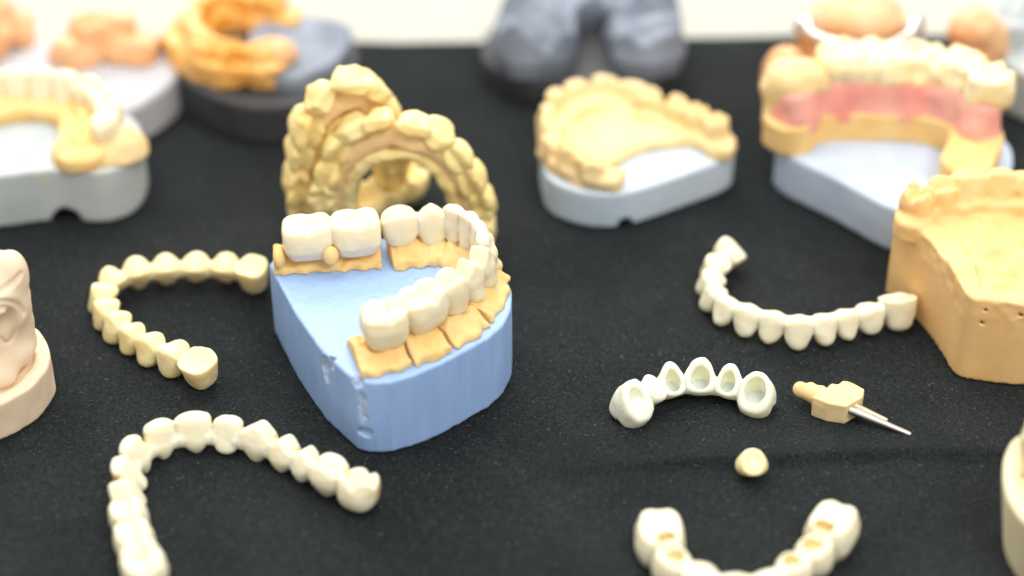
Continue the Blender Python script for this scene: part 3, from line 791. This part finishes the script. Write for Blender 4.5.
# ---- orange cast with metal frame behind it
def orange_model():
    zb = 8
    outl = [(775, 100), (830, 112), (900, 108), (960, 98), (996, 82), (990, 62), (930, 50), (860, 48), (800, 60)]
    path = [(812, 66), (845, 58), (888, 60)]
    rl = at(972, 92, zb); ex = [ellipsoid(at(784, 80, 20), (7, 8, 11)), ellipsoid(at(862, 26, 28), (13, 7, 7)), capsule(rl, rl + np.array([0, 4, 17]), 6.5), ellipsoid(rl + np.array([-1, 3, 20]), (8.5, 7, 6.5)), ellipsoid(rl + np.array([5, 2, 15]), (5, 5, 6))]
    root = cast('orange tan cast with shiny metal frame behind the model with pink gums', outl, zb, M['orange_plaster'],
                [ridge_part(path, zb, 6, zb - .3, 24, M['orange_plaster'], 9, 4.5, 1, 1, 9, extra=ex, k=2.5, nz=1.2, pad=26)])
    base = np.array(root.location) / MM
    pts = [at(800, 28, 32), at(822, 40, 31), at(850, 46, 31), at(872, 48, 31), at(892, 46, 31), at(912, 34, 32), at(920, 20, 33)]
    fs = [capsule(pts[i], pts[i + 1], 1.6) for i in range(6)] + [ellipsoid(at(870, 47, 32), (3.6, 3, 3)), ellipsoid(at(893, 50, 32), (3.2, 3, 3)), ellipsoid(at(806, 24, 33), (3.5, 3, 2.6)), ellipsoid(at(915, 25, 33), (3.2, 3, 2.6))]
    P = np.array(pts); sdf_obj('metal_frame', union(fs, 1.5), P.min(0) - 9, P.max(0) + 9, .7, M['steel'], root, None, base)
orange_model()

# ---- tall peach model, right
def peach_model():
    zt = 26
    o = [(896, 211), (911, 225), (937, 249), (955, 273), (968, 292), (988, 298), (1040, 303), (1120, 295), (1150, 250), (1120, 205), (1060, 192), (980, 192), (920, 199)]
    P = ats(o, zt)[:, :2]; F = Field2D(catmull(P, 5, True), True)
    base = np.append(P.mean(0), 0)
    root = thing('plaster_model', 'tall peach plaster model with a row of teeth and a few pinholes', 'dental model', base)
    holes = [capsule(at(986, 310, 22) + np.array([0, -3, 0]), at(986, 310, 22) + np.array([0, 3, 0]), .45), capsule(at(983, 325, 18) + np.array([0, -3, 0]), at(983, 325, 18) + np.array([0, 3, 0]), .5),
             capsule(at(1019, 309, 22) + np.array([0, -3, 0]), at(1019, 309, 22) + np.array([0, 3, 0]), .6)]
    cen = at(1010, 245, zt)
    # teeth ridge along the far side, hollow middle
    Cr = catmull(ats([(912, 222), (925, 208), (955, 202), (990, 200), (1030, 201), (1075, 208), (1110, 235)], zt), 10); FR = Field2D(Cr, False)
    rid = band(FR, 4.5, zt - 4, zt + 1.5, 1.5, .5, 4)
    bp = bumps(Cr, 8.2, 4.3, zt + 2.4, .4, 1, 3, 6.5)
    def f(x, y, z):
        rim = zt + 1.3 * noise(x, y, 0 * z, 9) + .6 * noise(x, y, 0 * z, 3.5)
        d = smax(F.d(x, y) + .25 * noise(x, y, z, 9) + .3 * noise(x, y, z, 2.2) * sstep(zt - 12, zt - 2, z), z - rim, .9)
        bowl = smax(F.d(x, y) + 6.5 + 2.0 * noise(x, y, 0 * z, 6), (zt - 1.6 + 1.1 * noise(x, y, 0 * z, 5) + .6 * noise(x, y, 0 * z, 2.4)) - z, 2.0)
        d = smax(d, -bowl, 1.6)
        d = smin(d, rid(x, y, z), 1.5)
        for b in bp: d = smin(d, b(x, y, z) + .35 * noise(x, y, z, 2.5), .9)
        for hf in holes: d = np.maximum(d, -hf(x, y, z))
        g = np.abs(z - 9.5 - .4 * noise(x, y, z, 8)) - .12
        return np.maximum(d, .0 - z)
    lo, hi = bbox(P, 0, zt + 8, 4)
    sdf_obj('cast_body', f, lo, hi, .6, M['peach_plaster'], root, None, base)
peach_model()

# ---- cream cast cut by the right edge, near
def cream_model():
    zt = 20
    o = [(1006, 450), (1003, 476), (1011, 503), (1030, 525), (1065, 535), (1120, 525), (1140, 480), (1110, 440), (1060, 428), (1020, 434)]
    P = catmull(ats(o, zt)[:, :2], 5, True); F = Field2D(P, True)
    Ci = catmull(ats([(1034, 464), (1038, 448), (1060, 442), (1095, 450)], zt), 10); FI = Field2D(Ci, False)
    rd = band(FI, 3.5, zt - 1, zt + 9, 2.0, .6, 4)
    def f(x, y, z):
        d = F.d(x, y) + .2 * noise(x, y, z, 8) + .14 * (zt - z)
        rim = smax(d, z - zt - .5 * noise(x, y, z, 6), 1.0)
        bowl = smax(d + 3.5, zt - 2.2 - z, 2.0)
        return np.maximum(smin(smax(rim, -bowl, 1.5), rd(x, y, z), 1.2), 0 - z)
    base = np.append(P.mean(0), 0)
    root = thing('plaster_model', 'smooth cream plaster cast with a rounded rim, below the tall peach model', 'dental model', base)
    lo, hi = bbox(P, 0, zt + 10, 3)
    sdf_obj('cast_body', f, lo, hi, .55, M['cream_plaster'], root, None, base)
cream_model()

# ---- beige cast cut by the left edge
def beige_model():
    zt = 11
    o = [(28, 324), (44, 336), (50, 355), (40, 376), (15, 396), (-30, 412), (-90, 410), (-120, 370), (-90, 325), (-30, 308)]
    P = catmull(ats(o, zt)[:, :2], 5, True); F = Field2D(P, True)
    base = np.append(P.mean(0), 0)
    root = thing('plaster_model', 'pinkish beige plaster cast with a tall tooth on a stepped base', 'dental model', base)
    lo, hi = bbox(P, 0, zt, 3)
    def fb(x, y, z):
        d = F.d(x, y)
        return np.maximum(smax(smax(d + .25 * noise(x, y, z, 5), z - zt - .5 * noise(x, y, z, 4), .9), -smax(d + 4.0, zt - 1.4 - z, 1.5), 1.2), -z)
    sdf_obj('base', fb, lo, hi, .5, M['beige_plaster'], root, None, base)
    C = at(-8, 352, zt)
    tops = [capsule(at(-8, 350, 13), at(-4, 296, 28), 8.6, 8.0), ellipsoid(at(11, 276, 35), (4.4, 5.5, 7.0)), capsule(at(-14, 296, 32), at(-16, 268, 38), 8, 5.5), ellipsoid(at(12, 305, 27), (4.6, 6, 7)),
            capsule(at(20, 310, 25), at(24, 340, 15), 2.6, 3.2), ellipsoid(at(8, 352, 14), (6.0, 6, 4.5)), ellipsoid(at(-6, 374, 12), (6, 5, 4))]
    fu = union(tops, 1.6)
    def surf(px, py):
        r = unit(at(px, py, 0) - CAM); t = 400.0
        for _ in range(500):
            p = CAM + r * t
            if fu(p[0], p[1], p[2]) < 0: break
            t += .4
        return CAM + r * t
    def groove(pts, r): 
        Q_ = catmull(np.array([surf(*p) for p in pts]), 4)
        return [capsule(Q_[i], Q_[i + 1], r) for i in range(len(Q_) - 1)]
    grv = groove([(-14, 304), (0, 302), (10, 302), (19, 306), (24, 313)], .55) + groove([(-12, 294), (2, 290), (12, 283), (21, 274)], .6) + groove([(-3, 308), (8, 308), (14, 313), (16, 325), (13, 338), (6, 343), (-2, 337)], .55)
    dip = ellipsoid(surf(5, 325) + np.array([0, -1.2, 1.0]), (3.6, 3, 4.6))
    f = lambda x, y, z: np.maximum(smax(minus(lambda a, b, c: fu(a, b, c) + .25 * noise(a, b, c, 3.5), union(grv, .2), .7)(x, y, z), -dip(x, y, z), .8), zt - 2.5 - z)
    sdf_obj('dental_arch', f, C - np.array([26, 26, 6]), C + np.array([32, 30, 40]), .55, M['beige_plaster'], root, None, base)
beige_model()

# ---- pale model with white crowns, back left
def pale_model():
    zb = 17
    outl = [(-45, 178), (0, 176), (30, 172), (60, 170), (100, 172), (128, 162), (142, 140), (136, 120), (110, 105), (60, 97), (0, 95), (-50, 110), (-70, 145)]
    tanp = ridge_part([(-50, 130), (0, 112), (45, 108), (82, 118), (90, 138), (82, 158)], zb, 8, zb - .3, zb + 4, M['tan_plaster'], 7, 3, 0, 1, 5, name='plaster_segment')
    lump = ('plaster_lump', lambda x, y, z: np.maximum(union([ellipsoid(at(124, 148, zb + 1), (7, 7, 6)), ellipsoid(at(108, 158, zb), (6, 5, 3.5))], 2)(x, y, z) + .5 * noise(x, y, z, 4), zb - .3 - z), at(124, 148, zb) - 16, at(124, 148, zb) + 16, M['tan_pale'], .7)
    root = cast('greyish white model with a notched base and a white crown arch', outl, zb, M['white_plaster'], [tanp, lump], notch=ellipsoid(at(70, 212, 0), (6, 6, 5)))
    base = np.array(root.location) / MM
    C = catmull(ats([(-60, 120), (-20, 98), (20, 92), (60, 94), (95, 103), (110, 122), (104, 142)], zb + 5), 12)
    seg = np.linalg.norm(np.diff(C, axis=0), axis=1); s = np.concatenate([[0], np.cumsum(seg)]); n = 10
    for i in range(n):
        m = s[-1] * (i + .5) / n
        p = np.array([np.interp(m, s, C[:, q]) for q in range(3)]); p1 = np.array([np.interp(min(m + 1, s[-1]), s, C[:, q]) for q in range(3)]); p0 = np.array([np.interp(max(0, m - 1), s, C[:, q]) for q in range(3)])
        t = unit(p1 - p0); w = np.array([0, 0, 1.0]); nn = np.cross(w, t)
        F2 = Frame(np.array([p[0], p[1], zb + 2.5]), t, nn, w); g = tooth('premolar' if i > 5 or i < 2 else 'incisor', s[-1] / n * 1.15, 8.5, 9.5, .05)
        c = F2.pt(0, 0, 5)
        sdf_obj('crown', lambda x, y, z, F2=F2, g=g: g(*F2.loc(x, y, z)), c - 9, c + 9, .6, M['enamel_cream'], root, None, base)
pale_model()

# ---- lilac white model, far back left
def lilac_model():
    zb = 13
    outl = [(-30, 88), (40, 96), (110, 112), (150, 98), (178, 72), (170, 52), (120, 44), (60, 42), (0, 44), (-40, 60)]
    a = ridge_part([(78, 58), (105, 52), (138, 54)], zb, 8, zb - .3, 20, M['orange_plaster'], 9, 5.5, 0, 1, 6, zr=7, k=2.5, nz=1.4, rnd=6)
    b = ridge_part([(-25, 60), (0, 46), (15, 40)], zb, 7, zb - .3, 22, M['orange_plaster'], 9, 5, 0, 1, 8, zr=7, k=2.5, nz=1.4, rnd=6)
    cast('lilac white plaster model with two orange tan tooth rows, behind the model with white crowns', outl, zb, M['lilac_plaster'], [a, b], base_rnd=2)
lilac_model()

# ---- dark model with amber wax
def amber_model():
    zb = 13
    outl = [(176, 70), (205, 92), (250, 106), (300, 102), (345, 80), (358, 52), (340, 30), (290, 18), (230, 18), (185, 40)]
    top = Field2D(catmull(ats([(255, 66), (275, 84), (310, 82), (345, 58), (352, 36), (320, 24), (280, 24), (250, 40)], 15), 6, True), True)
    slate = ('plaster_top', lambda x, y, z: smax(smax(top.d(x, y) + .6 * noise(x, y, z, 5), z - 18 - 1.0 * noise(x, y, z, 6), 1.5), zb - .4 - z, .3), *bbox(ats([(240, 10), (365, 95)], 15), zb, 21, 6), M['slate_plaster'], .8)
    wax = ridge_part([(285, 22), (240, 14), (200, 24), (188, 44), (205, 62), (240, 72), (268, 72)], 16, 6.5, zb - .3, 20, M['amber_wax'], 9, 4.6, 0, 1, 7, zr=7, name='wax_arch', k=1.5, nz=1.8)
    peach = ('tooth', ellipsoid(at(272, 54, 20), (8, 6, 5)), at(272, 54, 20) - 11, at(272, 54, 20) + 11, M['orange_plaster'], .7)
    cast('black plaster model carrying a glossy amber wax arch', outl, zb, M['dark_plaster'], [slate, wax, peach], base_rnd=1.5)
amber_model()

# ---- slate grey model at the far edge
def slate_model():
    zb = 8
    outl = [(484, 60), (520, 78), (580, 84), (640, 84), (672, 66), (674, 40), (650, 20), (580, 12), (510, 16), (486, 36)]
    C = catmull(ats([(534, 62), (538, 36), (566, 14), (612, 12), (642, 34), (648, 64)], 8), 10); FS = Field2D(C, False)
    def lump(x, y, z):
        d = FS.d(x, y) - 12.5 + 2.2 * noise(x, y, 0 * z, 9) + .25 * np.abs(z - 14)
        return np.maximum(np.maximum(d, z - 21 - 4.5 * noise(x, y, 0 * z, 10) - 1.5 * noise(x, y, 0 * z, 4)), zb - .3 - z)
    a = ('dental_arch', lump, *bbox(C, zb, 30, 17), M['slate_plaster'], .8)
    cast('slate grey plaster model with a dark notch between its two legs', outl, zb, M['dark_plaster'], [a], base_rnd=1.5)
slate_model()

# ---- pale cast at the far corner
cast('pale grey plaster cast beyond the orange tan cast in the far corner', [(984, 40), (1010, 66), (1060, 80), (1110, 60), (1110, 20), (1050, 5), (1000, 12)], 16, M['white_plaster'],
     [ridge_part([(1005, 40), (1020, 18), (1060, 14), (1090, 36)], 16, 7, 15.7, 24, M['white_plaster'], 9, 4, 0, 1, 12, k=2)], base_rnd=1.5)

# ------------------------------------------------------------------ light
w = bpy.data.worlds.new('World'); SC.world = w; w.use_nodes = True
w.node_tree.nodes['Background'].inputs[0].default_value = (1, .975, .93, 1); w.node_tree.nodes['Background'].inputs[1].default_value = .70
def area(name, loc, target, sx, sy, power, col):
    d = bpy.data.lights.new(name, 'AREA'); d.shape = 'RECTANGLE'; d.size = sx; d.size_y = sy; d.energy = power; d.color = col
    o = bpy.data.objects.new(name, d); COL.objects.link(o); o.location = loc
    from mathutils import Vector
    o.rotation_euler = (Vector(target) - Vector(loc)).to_track_quat('-Z', 'Y').to_euler()
    return o
area('overhead_area', (-.25, .30, 1.6), (0, 0, 0), 1.4, .9, 19, (1, .965, .90))
area('added_sheen_light', (-.15, 1.25, .92), (0, .05, 0), 1.8, .9, 21, (1, .98, .94))  # added low light at the back, puts sheen on level surfaces
area('overhead_area', (.5, -.7, 1.3), (0, 0, 0), .8, .6, 13, (1, .99, .96))  # added front fill, brightens the sides facing the camera

# ------------------------------------------------------------------ camera
cd = bpy.data.cameras.new('Camera'); cam = bpy.data.objects.new('Camera', cd); COL.objects.link(cam)
cam.location = [c * MM for c in CAM]; cam.rotation_euler = (math.pi / 2 - TH, 0, 0)
cd.sensor_width = 36; cd.lens = 18 / math.tan(math.radians(14.0)); cd.clip_start = .01; cd.clip_end = 20
cd.dof.use_dof = True; cd.dof.focus_distance = .518; cd.dof.aperture_fstop = cd.lens / 18.5; cd.dof.aperture_blades = 0
SC.camera = cam
SC.view_settings.view_transform = 'Standard'; SC.view_settings.look = 'None'; SC.view_settings.exposure = 0; SC.view_settings.gamma = 1
SC.cycles.use_denoising = True
